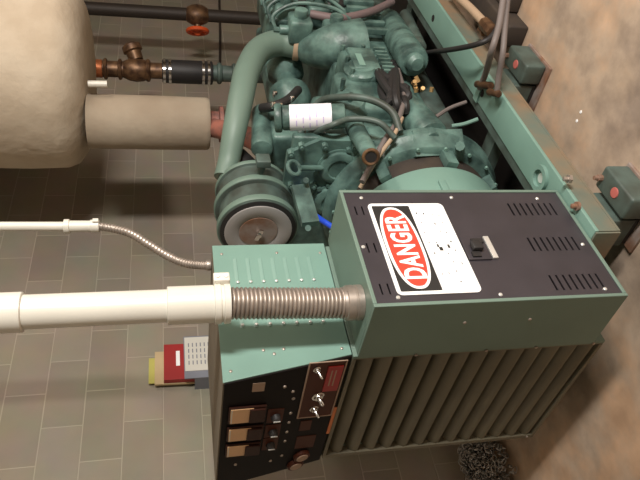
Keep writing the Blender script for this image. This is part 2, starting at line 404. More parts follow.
# breaker handle in its recess
h = link('breaker_switch', MB().box((1.192, FY - .006, .605), (1.288, FY, .682), .002), 'black', bb)
link('toggle', MB().box((1.222, FY - .026, .628), (1.256, FY - .006, .662), .004).box((1.20, FY - .012, .64), (1.22, FY - .006, .668)).box((1.258, FY - .012, .612), (1.276, FY - .006, .65)), 'rubber', h)
link('rating_plate', MB().box((1.196, FY - .0075, .584), (1.290, FY - .0005, .602), .001), 'screw', bb)
for (x, z) in ((1.483, .955), (1.483, .640), (1.476, .322), (1.25, .262), (1.26, 1.000), (1.06, .945), (1.055, .634), (1.06, .285)):
    link('screw', MB().lathe((x, FY, z), (0, -1, 0), [(0, .0065), (.002, .0062), (.004, .004)], 12), 'screw', bb)
for z in (.727, .515):
    link('rivet', MB().lathe((BX0, 1.369, z), (-1, 0, 0), [(0, .006), (.002, .005), (.003, .003)], 12), 'galv', bb)

# ---------------------------------------------------------------- control cabinet
cc = thing('control_cabinet', 'teal control cabinet with louvered side and black gauge panel on top of the louver housing', 'control cabinet', (1.25, 1.83, 1.04))
ZB, ZT = 1.0385, 1.424
def fx(z): return 1.040 - (z - 1.05) / .376 * .066
XB = 1.512; CY0, CY1 = 1.5135, 2.17
b = MB(); tt = .006
outer = [(fx(ZB), ZB), (XB, ZB), (XB, ZT), (fx(ZT), ZT)]
b.prism([(x, CY0, z) for x, z in outer], (0, tt, 0)).prism([(x, CY1 - tt, z) for x, z in outer], (0, tt, 0))
b.box((XB - tt, CY0 + tt, ZB), (XB, CY1 - tt, ZT - tt)).box((fx(ZB), CY0 + tt, ZB), (XB - tt, CY1 - tt, ZB + tt))
link('casing', b, 'teal', cc, 0.0015)
link('top_cover', MB().box((fx(ZT), CY0 + tt, ZT - tt), (XB, CY1 - tt, ZT)), 'dusty', cc)
for cx, lx_ in ((1.392, 1.342), (1.215, 1.170)):      # two rows of pressed louvers on the side
    for k in range(7):
        z = 1.352 - k * .0415; w0, w1 = cx - .055, cx + .055
        lv = link('side_louver', MB().prism([(w0, CY0, z + .008), (w0, CY0 - .0018, z + .002), (w0, CY0 - .0028, z - .003), (w0, CY0, z - .004)], (w1 - w0, 0, 0)), 'teal', cc)
        link('louver_glint', MB().ball((lx_, CY0 - .003, z), .0055, (1, .6, 1)), 'screw', lv)  # bright ball stands in for the highlight at the louver end
for (x, z) in ((1.470, 1.395), (1.47, 1.21), (1.465, 1.06), (1.065, 1.065), (1.075, 1.30), (1.075, 1.24), (1.06, 1.27), (1.01, 1.40)):
    link('screw', MB().lathe((x, CY0, z), (0, -1, 0), [(0, .005), (.002, .0045), (.003, .003)], 10), 'galv', cc)
# tilted front panel; helper places things on its face
def pfr(y, z, off=0.0): return P(fx(z) - off * .985, y, z - off * .17)
def pf(y, z, off=0.0):
    f = fx(z); return pfr(y * f, 1.55 - (1.55 - z) * f, off)
def pbox(y0, y1, z0, z1, o0, o1, b=None, pf=pf):
    b = b or MB()
    return b.quadbox([pf(y0, z0, o0), pf(y1, z0, o0), pf(y1, z0, o1), pf(y0, z0, o1), pf(y0, z1, o0), pf(y1, z1, o0), pf(y1, z1, o1), pf(y0, z1, o1)])
fpn = link('gauge_panel', pbox(CY0 + .004, CY1 - .004, ZB + .003, ZT - .004, -.004, .004, None, pfr), 'panelblack', cc)
# raised edging
for i, (y0, y1) in enumerate(((1.676, 1.768), (1.792, 1.878), (1.900, 1.980))):
    g = link('panel_meter', pbox(y0, y1, 1.285, 1.400, .004, .012), 'meterdark', cc, .004)
    link('meter_face', pbox(y0 + .006, y1 - .006, 1.326, 1.395, .012, .014), 'meter', g, .001)
    link('meter_cover', pbox(y0 + .008, y1 - .008, 1.290, 1.338, .0125, .019), 'meterdark', g, .003)
    link('scale_strip', pbox(y0 + .010, y1 - .010, 1.390, 1.393, .0142, .0146), 'screw', g)
for (y, z) in ((1.754, 1.252), (1.846, 1.252), (1.93, 1.252)):
    k = link('selector_plate', pbox(y - .042, y + .036, z - .024, z + .026, .004, .006), 'brown', cc)
    link('selector_knob', MB().lathe(pf(y, z, .006), pf(y, z, 1) - pf(y, z, 0), [(0, .016), (.014, .014), (.018, .010)], 16), 'rubber', k)
    link('pointer', pbox(y - .0015, y + .0015, z - .010, z + .012, .024, .027), 'screw', k)
link('sticker', pbox(1.560, 1.604, 1.300, 1.336, .004, .005), 'sticker', cc)
lp = link('lamp_plate', pbox(1.478, 1.775, 1.070, 1.180, .004, .006), 'brown', cc)
fr = pbox(1.475, 1.778, 1.178, 1.182, .005, .008); pbox(1.475, 1.778, 1.068, 1.072, .005, .008, fr); pbox(1.475, 1.478, 1.072, 1.178, .005, .008, fr); pbox(1.775, 1.778, 1.072, 1.178, .005, .008, fr)
link('plate_edging', fr, 'sticker', lp)
link('red_label_plate', pbox(1.50, 1.63, 1.076, 1.122, .006, .009), 'redplate', lp)
pm = pbox(1.52, 1.60, 1.094, 1.098, .009, .0095); pbox(1.52, 1.60, 1.106, 1.110, .009, .0095, pm)
link('plate_print', pm, 'sticker', lp)
for (y, z, r) in ((1.505, 1.157, .012), (1.652, 1.132, .021), (1.722, 1.135, .015)):
    q = pf(y, z, 1) - pf(y, z, 0)
    k = link('switch', MB().lathe(pf(y, z, .006), q, [(0, r), (.005, r), (.007, r * .72), (.012, r * .66)], 18), 'chrome', cc)
    link('switch_lever', MB().lathe(pf(y, z, .018), q + P(0, .15, -.25), [(0, r * .3), (.02, r * .36), (.026, r * .2)], 10), 'chrome', k)
link('orange_plate', pbox(1.735, 1.900, 1.052, 1.066, .004, .006), 'orange', cc)
link('lower_label', pbox(1.80, 1.86, 1.128, 1.165, .004, .006), 'brown', cc)
link('lower_label', pbox(1.90, 1.98, 1.10, 1.165, .004, .006), 'brown', cc)
for (y, z) in ((2.03, 1.135), (2.09, 1.150)):
    q = pf(y, z, 1) - pf(y, z, 0)
    k = link('small_gauge', MB().lathe(pf(y, z, .004), q, [(0, .030), (.012, .030), (.014, .026)], 22), 'brown', cc)
    link('gauge_glass', MB().lathe(pf(y, z, .0185), q, [(0, .022), (.002, .020)], 20), 'sticker', k)
for (y, z) in ((1.62, 1.212), (1.66, 1.206), (1.744, 1.205), (1.80, 1.204), (1.86, 1.204), (1.92, 1.204), (1.59, 1.24), (2.02, 1.204), (2.05, 1.36), (2.05, 1.24)):
    link('panel_screw', MB().lathe(pf(y, z, .004), pf(y, z, 1) - pf(y, z, 0), [(0, .006), (.003, .005)], 10), 'galv', cc)

# ---------------------------------------------------------------- base frame
RB, RT = 0.125, 0.218
sk = thing('base_frame', 'long teal steel base frame with rusty edge carrying the engine', 'base frame', (2.9, 1.83, RB))
def ibeam(y0, y1, x0, x1, hole=True):
    b = MB(); yc = (y0 + y1) / 2
    b.use('teal').box((x0, y0, RT - .014), (x1, y1, RT), .002)
    b.use('rust_face').box((x0, y0 + .001, RB + .010), (x1, y0 + .010, RT - .014))
    b.box((x0, y0, RB), (x1, y1, RB + .010))
    return b
link('rail', ibeam(1.245, 1.382, 1.275, 5.4), 'teal', sk)
link('inner_ledge', MB().box((1.56, 1.384, .165), (5.4, 1.425, .212)), 'teal_old', sk)
link('rail', ibeam(2.28, 2.415, 1.275, 5.4), 'teal', sk)
b = MB().use('rust_face').box((1.268, 1.25, RB), (1.2745, 1.378, RT - .002)); link('end_plate', b, 'teal', sk)
for x in (2.05, 3.35, 4.9):
    link('crossmember', MB().box((x, 1.426, RB + .01), (x + .08, 2.279, RT - .03)), 'teal_old', sk)
# lifting lug: plate with a round hole near the box
def ringplate(b, c, R, r, ax, th, seg=28):
    d, u, v = basis(ax); c = Vector(c); rr = []
    for rad, t in ((R, 0), (R, th), (r, th), (r, 0)): rr.append([c + d * t + (u * math.cos(2 * PI * j / seg) + v * math.sin(2 * PI * j / seg)) * rad for j in range(seg)])
    return b.rings(rr, False, False, close=True)
LX, LY, LZ = (1.632, 1.315, 0.219)
b = ringplate(MB(), (LX, LY, RT + .001), .050, .032, (0, 0, 1), .014)
link('lifting_lug', b, 'teal', sk)
b = MB().lathe((LX, LY, RT + .0005), (0, 0, 1), [(0, .020), (.002, .019)], 20); link('lug_pin', b, 'screw', sk)
b = MB()
for x in (2.24, 2.96):
    link('bolt_hole', MB().lathe((x, 1.33, RT), (0, 0, 1), [(0, .018), (.001, .018)], 16), 'dark', sk)
for (x, y, _) in ((1.492, 1.206, 0.220), (1.396, 1.245, 0.220)):
    link('hold_down_bolt', MB().lathe((x, y, RT), (0, 0, 1), [(0, .016), (.010, .016), (.011, .009), (.026, .009), (.028, .006)], 6 if x > 1.45 else 12, False), 'galv' if x > 1.45 else 'rustmetal', sk)
link('seam_plate', MB().box((2.25, 1.240, RT), (2.29, 1.385, RT + .008)), 'teal', sk)

# vibration isolators on the floor
def isolator(x, label):
    r = thing('vibration_isolator', label, 'isolator mount', (x, 1.24, 0), 'spring isolators under the front rail')
    link('foot', MB().box((x - .11, 1.145, 0), (x + .11, 1.37, .012), .002), 'rustmetal', r)
    link('spring_case', MB().box((x - .075, 1.25, .030), (x + .075, 1.37, .124), .006).box((x - .085, 1.15, .012), (x + .10, 1.238, .105), .010), 'teal_old', r)
    link('rubber_pad', MB().box((x - .07, 1.25, .013), (x + .07, 1.36, .0295)), 'rubber', r)
    link('red_mark', MB().lathe((x + .0, 1.19, .105), (0, 0, 1), [(0, .019), (.003, .018), (.004, .008)], 14), 'redmark', r)
    link('adjusting_bolt', MB().lathe((x + .085, 1.195, .105), (0, 0, 1), [(0, .012), (.015, .012), (.016, .008), (.03, .008)], 8), 'rustmetal', r)
    return r
iso = isolator(1.40, 'teal spring mount with red mark on the floor at the near rail end')
dup(iso, (.85, 0, 0), 'teal spring mount with red mark under the cables')
dup(iso, (2.9, 0, 0), 'teal spring mount under the far stretch of front rail')

one('floor_shade_sheet', MB().box((1.6, 1.42, .0), (5.2, 2.24, .03), .004), 'rubber', 'black sheet for the oily shade on the floor under the engine', 'floor shade', (3.2, 1.83, 0))  # black sheet added to darken the shaded, oily floor below the engine

# ---------------------------------------------------------------- diesel engine
en = thing('diesel_engine', 'large teal diesel engine with pipes, covers and round air cleaner on the base frame', 'engine', (3.0, 1.83, .27))
EC = 'teal_cast'
# flywheel housing: open ring with dark slots
b = MB()
b.lathe((1.985, YC, ZC), (1, 0, 0), [(0, .30), (.0, .382), (.006, .390), (.05, .396), (.07, .412), (.11, .412), (.13, .39), (.16, .30)], 72)
for k in range(8):
    a = k * PI / 4 + .13
    n_ = P(0, math.cos(a), math.sin(a)); t_ = P(0, -math.sin(a), math.cos(a))
    b.obox(P(1.945, YC, ZC) + n_ * .362, (.045, 0, 0), t_ * .024, n_ * .018)
fh = link('flywheel_housing', b, EC, en)
link('vent_ring', MB().lathe((1.90, YC, ZC), (1, 0, 0), [(0, .30), (0, .335), (.085, .345), (.085, .30)], 60), 'darkbrown', fh)
for k in range(20):
    a = k * PI / 10 + .1
    c = P(1.985, YC + .387 * math.cos(a), ZC + .387 * math.sin(a)); link('flange_bolt', MB().cyl(c, c - P(.010, 0, 0), .008, 6), 'teal', fh)
# block and rear plate
b = MB()
b.box((2.15, 1.52, .36), (2.5, 2.14, .92), .03).box((2.5, 1.54, .36), (3.9, 2.14, .74), .03).box((2.20, 1.60, .30), (3.9, 2.06, .40), .02)
link('block', b, EC, en)
b = MB().box((2.11, 1.49, .60), (2.15, 2.16, 1.06), .012)
b.prism([(2.09, 1.49, .95), (2.09, 1.56, 1.08), (2.09, 2.10, 1.08), (2.09, 2.16, .95), (2.09, 2.16, .60), (2.09, 1.49, .60)], (.03, 0, 0))
rp = link('rear_plate', b, EC, en)
for y in (1.625, 1.815):
    c = MB().lathe((2.09, y, .853), (-1, 0, 0), [(0, .092), (.006, .092), (.008, .082), (.020, .080), (.026, .070), (.027, .050), (.022, .045)], 36)
    for k in range(6):
        a = k * PI / 3 + .3
        c.cyl((2.09, y + .100 * math.cos(a), .853 + .100 * math.sin(a)), (2.072, y + .100 * math.cos(a), .853 + .100 * math.sin(a)), .011, 6)
    link('round_cover', c, EC, en)
b = MB()
for (y, z) in ((1.51, 1.03), (1.51, .93), (1.51, .80), (1.72, 1.05), (1.72, .95), (1.72, .76), (1.93, 1.04), (1.55, 1.07)):
    link('bolt', MB().cyl((2.09, y, z), (2.065, y, z), .014, 6).cyl((2.065, y, z), (2.055, y, z), .007, 8), EC, rp)
# rocker cover on the far half
b = MB().box((3.45, 1.62, .92), (3.95, 1.80, 1.0), .03).box((2.45, 1.90, .92), (3.95, 2.06, .99), .03)
link('rocker_cover', b, EC, en)
# housing behind the round covers, toward the aisle
b = MB().box((2.30, 1.46, .50), (2.62, 1.62, .80), .03).box((2.52, 1.43, .50), (2.80, 1.60, .74), .025).box((2.56, 1.41, .58), (2.76, 1.44, .71), .008)
b.lathe((2.36, 1.60, .76), (0, -1, .15), [(0, .10), (.10, .10), (.14, .075), (.155, .03)], 28)
b.lathe((2.60, 1.50, .66), (0, -1, .1), [(0, .085), (.06, .085), (.07, .07), (.085, .065)], 24)
blw = link('blower_housing', b, EC, en)
link('name_plate', MB().box((2.58, 1.406, .655), (2.69, 1.410, .685)), 'teal', blw)
b = MB()
for k in range(7): link('casting_rib', MB().box((2.55 + k * .036, 1.412, .51), (2.562 + k * .036, 1.435, .57)), EC, blw)
for (x, z) in ((2.55, .725), (2.66, .725), (2.77, .725), (2.54, .60), (2.78, .62), (2.33, .78), (2.45, .79)): link('bolt', MB().cyl((x, 1.46, z), (x, 1.408, z), .011, 6), EC, blw)
# oil filler neck with rusty cap
a_, b_ = P(2.275, 1.520, 0.768), P(1.808, 1.360, 0.827)
b = MB().cyl(a_, b_, .042, 20, .004, .032).lathe(a_ + (b_ - a_) * -.15, b_ - a_, [(0, .075), (.05, .07), (.08, .05)], 22)
nk = link('filler_neck', b, EC, en)
d_ = (b_ - a_).normalized()
link('filler_cap', MB().torus(b_, d_, .028, .007, 20, 8), 'brass', nk)
link('filler_opening', MB().cyl(b_ - d_ * .004, b_ + d_ * .002, .024, 16), 'rubber', nk)
# oil tubes arcing over the housing
link('oil_tube', MB().tube([(2.327, 1.620, 0.983), (2.390, 1.500, 0.906), (2.284, 1.400, 0.820), (2.219, 1.370, 0.721), (2.147, 1.380, 0.648), (2.061, 1.420, 0.627)], .016, 10), 'teal_old', en)
link('oil_tube', MB().tube([(2.231, 1.580, 1.003), (2.093, 1.420, 0.920), (2.117, 1.400, 0.834), (2.070, 1.380, 0.729), (2.018, 1.420, 0.661)], .013, 10), 'teal_old', en)
link('oil_tube', MB().tube([(2.627, 1.450, 0.473), (2.351, 1.420, 0.527), (2.149, 1.420, 0.611), (2.045, 1.450, 0.690), (1.857, 1.520, 0.818)], .012, 10), 'greyhose', en)
link('oil_tube', MB().tube([(2.165, 1.420, 0.589), (2.039, 1.420, 0.659), (1.974, 1.500, 0.735), (1.916, 1.600, 0.797)], .009, 10), 'tan', en)
# hump over the flywheel housing
b = MB().box((2.06, 1.50, .58), (2.24, 1.64, .72), .03)
hb, ht = Vector((2.094, 1.470, 0.460)), Vector((2.404, 1.500, 0.492))
b.cyl(hb, ht, .075, 22, .015, .068).cyl(hb + P(-.05, -.03, .02), ht + P(-.05, -.03, -.02), .03, 14, .006).cyl(ht, ht + (ht - hb) * .25, .04, 14, .006)
b.obox((2.044, 1.460, 0.456), (.01, 0, -.115), (.05, -.03, 0), (.012, .012, 0.003))
b.cyl((2.012, 1.450, 0.365), (1.956, 1.410, 0.398), .02, 8)
link('starter_housing', b, EC, en)
# starter motor and cylinders low on the side
b = MB().cyl((3.361, 1.550, 0.308), (2.657, 1.420, 0.389), .075, 26, .015).lathe((2.657, 1.420, 0.389), (-1, -.2, -.05), [(0, .05), (.03, .048), (.045, .03)], 20)
st = link('starter_motor', b, EC, en)
link('solenoid', MB().cyl((3.358, 1.500, 0.216), (2.805, 1.420, 0.313), .035, 18, .006), 'teal_old', st)
# air intake horn
Ax = P(3.28, 1.66, .62)
b = MB().tube([(3.072, 1.580, 0.861), (3.009, 1.560, 0.787), (2.965, 1.520, 0.694), (2.973, 1.500, 0.565)], .1, 22, True, 6, [.075, .10, .125, .13])
b.box((3.2, 1.50, .42), (3.62, 1.70, .62), .05)
link('intake_horn', b, EC, en)
b = MB()
for k in range(6): link('manifold_rib', MB().box((3.06 + k * .085, 1.455, .40), (3.09 + k * .085, 1.49, .58), .006), EC, en)
for k in range(9): link('stud', MB().cyl((3.0 + k * .07, 1.50, .65), (3.0 + k * .07, 1.45, .66), .014, 6), EC, en)
# big pipe from air cleaner over to the horn
pp = [(2.225, 1.800, 1.324), (2.305, 1.760, 1.297), (2.413, 1.660, 1.267), (2.571, 1.600, 1.229), (2.776, 1.580, 1.183), (2.994, 1.580, 1.101), (3.091, 1.580, 0.988), (3.071, 1.580, 0.872), (3.037, 1.580, 0.780)]
bp = link('intake_pipe', MB().tube(pp, .072, 22, True, 8, [.046, .050, .055, .060, .064, .067, .069, .069, .078]), 'teal_box', en)  # darker teal puts the weaker light on this pipe into its colour
link('joint_band', MB().cyl((3.078, 1.580, 0.904), (3.071, 1.580, 0.872), .080, 22, .004), 'tan', bp)
# air cleaner
AX, AY, AZ = 1.945, 1.86, 1.195
ac = link('air_cleaner', MB().lathe((AX, AY, AZ), (1, 0, 0), [(0, .165), (.006, .172), (.03, .174), (.036, .172), (.040, .158), (.125, .158), (.129, .174), (.135, .178), (.155, .178), (.161, .174), (.165, .158), (.25, .156), (.255, .166), (.275, .166), (.29, .15), (.33, .12), (.345, .08)], 56), 'teal_old', en)
for t0_, t1_, rr_ in ((.004, .036, .1755), (.130, .160, .180), (.254, .276, .1675)):
    link('band', MB().lathe((AX + t0_, AY, AZ), (1, 0, 0), [(0, rr_ - .01), (0, rr_ - .002), (.004, rr_), (t1_ - t0_ - .004, rr_), (t1_ - t0_, rr_ - .002), (t1_ - t0_, rr_ - .01)], 56), 'teal_box', ac)
link('gasket', MB().lathe((AX - .006, AY, AZ), (1, 0, 0), [(0, .150), (.005, .163), (.007, .163)], 40), 'rubber', ac)
link('end_disc', MB().lathe((AX - .007, AY, AZ), (-1, 0, 0), [(0, .145), (.004, .145), (.006, .141), (.006, .090), (.003, .086), (.003, .05)], 44), 'disc', ac)
link('dish', MB().lathe((AX - .0108, AY, AZ), (-1, 0, 0), [(0, .084), (.002, .082), (.0025, .06), (.0015, .03)], 36), 'rustmetal', ac)
link('wing_nut', MB().cyl((AX - .012, AY, AZ), (AX - .04, AY, AZ), .010, 10).obox((AX - .03, AY, AZ), (.004, 0, 0), (0, .028, .010), (0, -.003, .009)), 'chrome', ac)
b = MB().cyl((AX + .17, AY - .165, AZ - .01), (AX + .17, AY - .23, AZ - .02), .016, 12).box((AX + .14, AY - .26, AZ - .05), (AX + .20, AY - .225, AZ + .01), .005)
link('clamp', b, 'teal_old', ac)
link('elbow_sleeve', MB().tube([(AX + .31, AY, AZ), (AX + .38, AY - .01, AZ + .02), (AX + .46, AY - .02, AZ + .07)], .075, 20), 'rubber', ac)
link('sleeve_band', MB().cyl((AX + .345, AY - .004, AZ + .01), (AX + .375, AY - .01, AZ + .018), .092, 20), 'tan', ac)
# bracket beside the air cleaner, eye bolt, blue hose
b = MB().obox((1.835, 1.620, 1.039), (.09, -.02, .01), (.0, .012, 0), (-.005, 0, .035)).cyl((1.967, 1.600, 1.016), (1.905, 1.550, 1.033), .012, 8).cyl((1.702, 1.620, 1.049), (1.660, 1.580, 1.061), .012, 8)
link('bracket', b, EC, en)
link('eye_bolt', MB().torus((2.020, 1.580, 1.061), (.3, .6, .3), .030, .009, 20, 8).cyl((2.020, 1.580, 1.036), (2.072, 1.620, 0.927), .012, 10), EC, en)
link('blue_hose', MB().tube([(2.081, 1.750, 1.005), (1.916, 1.720, 0.991), (1.838, 1.700, 0.965), (1.763, 1.680, 0.925)], .012, 10), 'blue', en)
# fuel filter with the bright paper label
fa, fb = Vector((2.202, 1.460, 1.099)), Vector((2.169, 1.420, 0.841))
fl = link('fuel_filter', MB().cyl(fa, fb, .052, 26, .01).cyl(fa + (fa - fb) * .12, fa, .06, 22, .008), EC, en)
fd, fu, fv = basis(fb - fa)
lt, lb = Vector((2.203, 1.460, 1.069)).lerp(fa, 0), None
lt = fa.lerp(fb, .12); lb = fa.lerp(fb, .78)
vd = (P(0, 0, 1.55) - lt); vd = (vd - fd * vd.dot(fd)).normalized(); vs = fd.cross(vd)
def arc(c, a, rad): return c + (vd * math.cos(a) + vs * math.sin(a)) * rad
angs = [(-1.35 + 2.7 * k / 12) for k in range(13)]
b = MB(); rs = []
for c in (lt, lb):
    rs.append([arc(c, a, .0555) for a in angs] + [arc(c, a, .0535) for a in reversed(angs)])
b.rings(rs, True, True)
lab = link('paper_label', b, 'label', fl); lab['label'] = 'white paper label with faint purple print'
b = MB()
for k in range(5):
    c = lt.lerp(lb, .15 + k * .16)
    for i in range(2, 10):
        if (i + k) % 3 == 0: continue
        rs = [[arc(c + fd * dz, angs[i], .0556), arc(c + fd * dz, angs[i + 1], .0556), arc(c + fd * dz, angs[i + 1], .0560), arc(c + fd * dz, angs[i], .0560)] for dz in (0, .004)]
        b.rings(rs, True, False)
link('print', b, 'purple', lab)
# turbocharger and fittings round it
b = MB().lathe((2.888, 1.800, 0.927), (1, -.2, 0), [(-.10, .04), (-.06, .09), (0, .115), (.05, .11), (.08, .06), (.16, .055), (.2, .10), (.26, .10), (.28, .05)], 26)
b.box((2.35, 1.66, .96), (2.62, 1.86, 1.10), .02).cyl((2.612, 1.700, 1.117), (2.303, 1.700, 1.152), .05, 18, .008)
tb = link('turbocharger', b, EC, en)
b = MB()
for px_, py_ in ((270, 100), (276, 102), (283, 92), (292, 96), (268, 108), (250, 100)):
    pass
fit = [(2.440, 1.550, 1.103), (2.434, 1.550, 1.072), (2.496, 1.550, 1.008), (2.583, 1.580, 1.074)]
b = MB()
for c in fit: link('hose_clamp', MB().cyl(Vector(c), Vector(c) + P(.012, 0, -.012), .010, 8).torus(Vector(c), (0, 0, 1), .014, .004, 12, 6), 'chrome', tb)
link('boost_hose', MB().tube([(2.522, 1.620, 1.134), (2.464, 1.570, 1.089), (2.519, 1.570, 1.017), (2.693, 1.620, 0.936)], .022, 12), 'rubber', en)
link('exhaust_elbow', MB().tube([(3.048, 2.100, 1.312), (2.897, 2.020, 1.225), (2.746, 1.950, 1.145), (2.608, 1.900, 1.081), (2.662, 1.900, 1.001)], .055, 16), 'pink', en)
# black wiring bundle with bronze fittings
random.seed(11)
for k in range(13):
    a0 = Vector((2.755, 1.500, 0.457)) + P(random.uniform(-.03, .03), random.uniform(-.02, .02), random.uniform(-.02, .03)); pts = [a0]
    for tgt in ((2.529, 1.450, 0.539), (2.349, 1.430, 0.549), (2.305, 1.470, 0.561)):
        pts.append(Vector(tgt) + P(random.uniform(-.07, .07), random.uniform(-.03, .03), random.uniform(-.06, .06)))
    link('wiring_loom', MB().tube(pts, .020, 8), 'rubber', en)
b = MB()
for k in range(7):
    c = Vector((2.384, 1.400, 0.427)) + P(random.uniform(-.04, .04), random.uniform(-.03, .03), random.uniform(-.05, .05))
    link('bronze_fitting', MB().cyl(c, c + P(random.uniform(-.02, .02), -.02, random.uniform(-.02, .02)), .010, 6), 'bronze', en)
link('drain_tube', MB().tube([(2.242, 1.460, 0.397), (2.287, 1.440, 0.320), (2.310, 1.420, 0.239)], .009, 8), 'greyhose', en)
link('drain_tube', MB().tube([(2.174, 1.460, 0.343), (2.162, 1.440, 0.296), (2.158, 1.410, 0.241)], .009, 8), 'teal', en)
# injection lines and pump bodies on the far half
random.seed(5)
for k in range(7):
    c0 = Vector((3.082, 1.500, 0.961)) + P(k * .10, 0, k * .012)
    link('injector', MB().cyl(c0 + P(0, 0, -.10), c0 + P(0, 0, .03), .026, 10, .004).cyl(c0 + P(0, 0, .03), c0 + P(0, 0, .06), .014, 8), EC, en)
    link('fuel_line', MB().tube([c0 + P(0, 0, .05), c0 + P(.04, -.06, .06), c0 + P(.06, -.12, -.06), c0 + P(.03 + random.uniform(-.03, .03), -.12, -.24), c0 + P(0, -.08, -.34)], .010, 8), EC, en)
for (px_, dz) in (((3.079, 1.450, 0.887), 0), ((3.261, 1.450, 0.759), 0), ((3.234, 1.450, 0.945), 0), ((3.034, 1.450, 0.708), 0)):
    c0 = Vector(px_)
    link('pump_body', MB().box(c0 - P(.07, .03, .06), c0 + P(.07, .10, .06), .02).cyl(c0, c0 + P(0, -.07, 0), .035, 14, .006), EC, en)
link('head_shroud', MB().box((3.55, 1.56, .70), (4.4, 1.80, .94), .03), EC, en)
link('top_hose', MB().tube([(3.537, 1.550, 0.803), (3.410, 1.500, 0.655), (3.485, 1.500, 0.508), (3.648, 1.500, 0.346)], .030, 12), 'rubber', en)
link('top_hose_clamp', MB().cyl((3.482, 1.500, 0.527), (3.484, 1.500, 0.515), .034, 14).cyl((3.501, 1.500, 0.493), (3.503, 1.500, 0.480), .034, 14), 'chrome', en)
link('crossover_pipe', MB().tube([(3.115, 1.420, 0.832), (3.090, 1.420, 0.675), (3.187, 1.420, 0.487), (3.336, 1.420, 0.321)], .022, 12), 'mauve', en)
link('oil_pan', MB().box((2.3, 1.60, .19), (3.9, 2.06, .31), .03), 'teal_old', en)

# ---------------------------------------------------------------- exhaust silencer, lagged pipe
sl = thing('exhaust_silencer', 'huge plaster-lagged exhaust silencer hanging over the engine', 'silencer', (3.42, 2.02, H))
c = Vector((3.430, 2.020, 1.998)); SZ = c.z
RR = .535
prof = [(0, .02), (0, .28), (.012, .38), (.04, .45), (.085, .505), (.14, .532)]
b = MB()
random.seed(2)
seg = 48; rs = []
for i, (tz, r) in enumerate(prof + [(.15 + k * .1, RR) for k in range(1, 13)]):
    if SZ + tz > H: break
    rs.append([P(c.x + (r + random.uniform(-.004, .004)) * math.cos(2 * PI * j / seg), c.y + (r + random.uniform(-.004, .004)) * math.sin(2 * PI * j / seg), SZ + tz + (random.uniform(-.003, .003) if r > .1 else 0)) for j in range(seg)])
rs.append([P(p.x, p.y, H - .001) for p in rs[-1]])
b.rings(rs, True, True)
link('lagging', b, 'insul', sl)
b = MB().tube([(c.x - .40, c.y - .27, SZ + .06), (c.x - .405, c.y - .30, SZ + .0), (c.x - .40, c.y - .29, SZ - .03)], .012, 8)
b.cyl((2.896, 1.750, 1.924), (2.901, 1.750, 1.853), .018, 12)
link('drain_stub', MB().cyl(Vector((3.144, 1.900, 1.961)) + P(0, 0, .02), (3.149, 1.900, 1.884), .018, 12), 'pvc', sl)

ip = thing('lagged_exhaust_pipe', 'cream canvas-lagged vertical exhaust pipe dropping from the silencer', 'pipe', (3.117, 2.120, 1.324))
t0, t1 = Vector((3.051, 2.120, 2.007)), Vector((3.116, 2.120, 1.330)); t0.x, t0.y = t1.x, t1.y
b = MB().lathe(t1, (0, 0, 1), [(0, .10), (.004, .140), (.015, .148), (.03, .150), (.3, .152), (SZ - t1.z - .001, .15)], 36)
link('lagging', b, 'insul2', ip)
link('bare_end', MB().lathe(t1 + P(0, 0, .002), (0, 0, -1), [(0, .075), (.05, .075), (.055, .105), (.075, .105), (.078, .07), (.12, .065)], 26), 'pink', ip)

# hose and brass valve assembly farther back
hp = thing('water_pipe', 'vertical pipe of brass valve, black hose and bright clamps between silencer and engine', 'pipe', (4.390, 2.450, 0.857))
q = [Vector((4.267, 2.450, 2.122)), Vector((4.313, 2.450, 1.587)), Vector((4.342, 2.450, 1.242)), Vector((4.390, 2.450, 0.857))]
for p in q[1:]: p.x, p.y = q[0].x, q[0].y
px0, py0 = q[0].x, q[0].y
def hz(px_z): return px_z
zt, zh0, zh1, ze = q[0].z, q[1].z, q[2].z, q[3].z
link('brass_pipe', MB().cyl((px0, py0, zh0 + .02), (px0, py0, H - .001), .058, 20).torus((px0, py0, zt - .12), (0, 0, 1), .062, .014).torus((px0, py0, zt - .22), (0, 0, 1), .062, .014).torus((px0, py0, zh0 + .12), (0, 0, 1), .064, .018), 'brass', hp)
link('copper_collar', MB().cyl((px0, py0, zt - .10), (px0, py0, zt - .02), .064, 20, .006), 'copper', hp)
vb = link('valve_body', MB().ball((px0, py0, zh0 + .2), .085, (1, 1, 1.5)).lathe((px0 + .05, py0 - .05, zh0 + .20), (.72, -.7, .35), [(0, .05), (.06, .055), (.07, .07), (.11, .068), (.13, .04)], 20), 'brass', hp)
link('rubber_hose', MB().cyl((px0, py0, zh1), (px0, py0, zh0 + .02), .085, 26, .008), 'rubber', hp)
for z in (zh0 - .005, zh0 - .045, zh1 + .06, zh1 + .02):
    link('clamp', MB().lathe((px0, py0, z), (0, 0, 1), [(0, .086), (.0, .090), (.018, .090), (.018, .086)], 26), 'chrome', hp)
link('lower_pipe', MB().cyl((px0, py0, .30), (px0, py0, zh1), .06, 20).torus((px0, py0, zh1 - .05), (0, 0, 1), .06, .02).torus((px0, py0, zh1 - .16), (0, 0, 1), .06, .02), 'teal_old', hp)

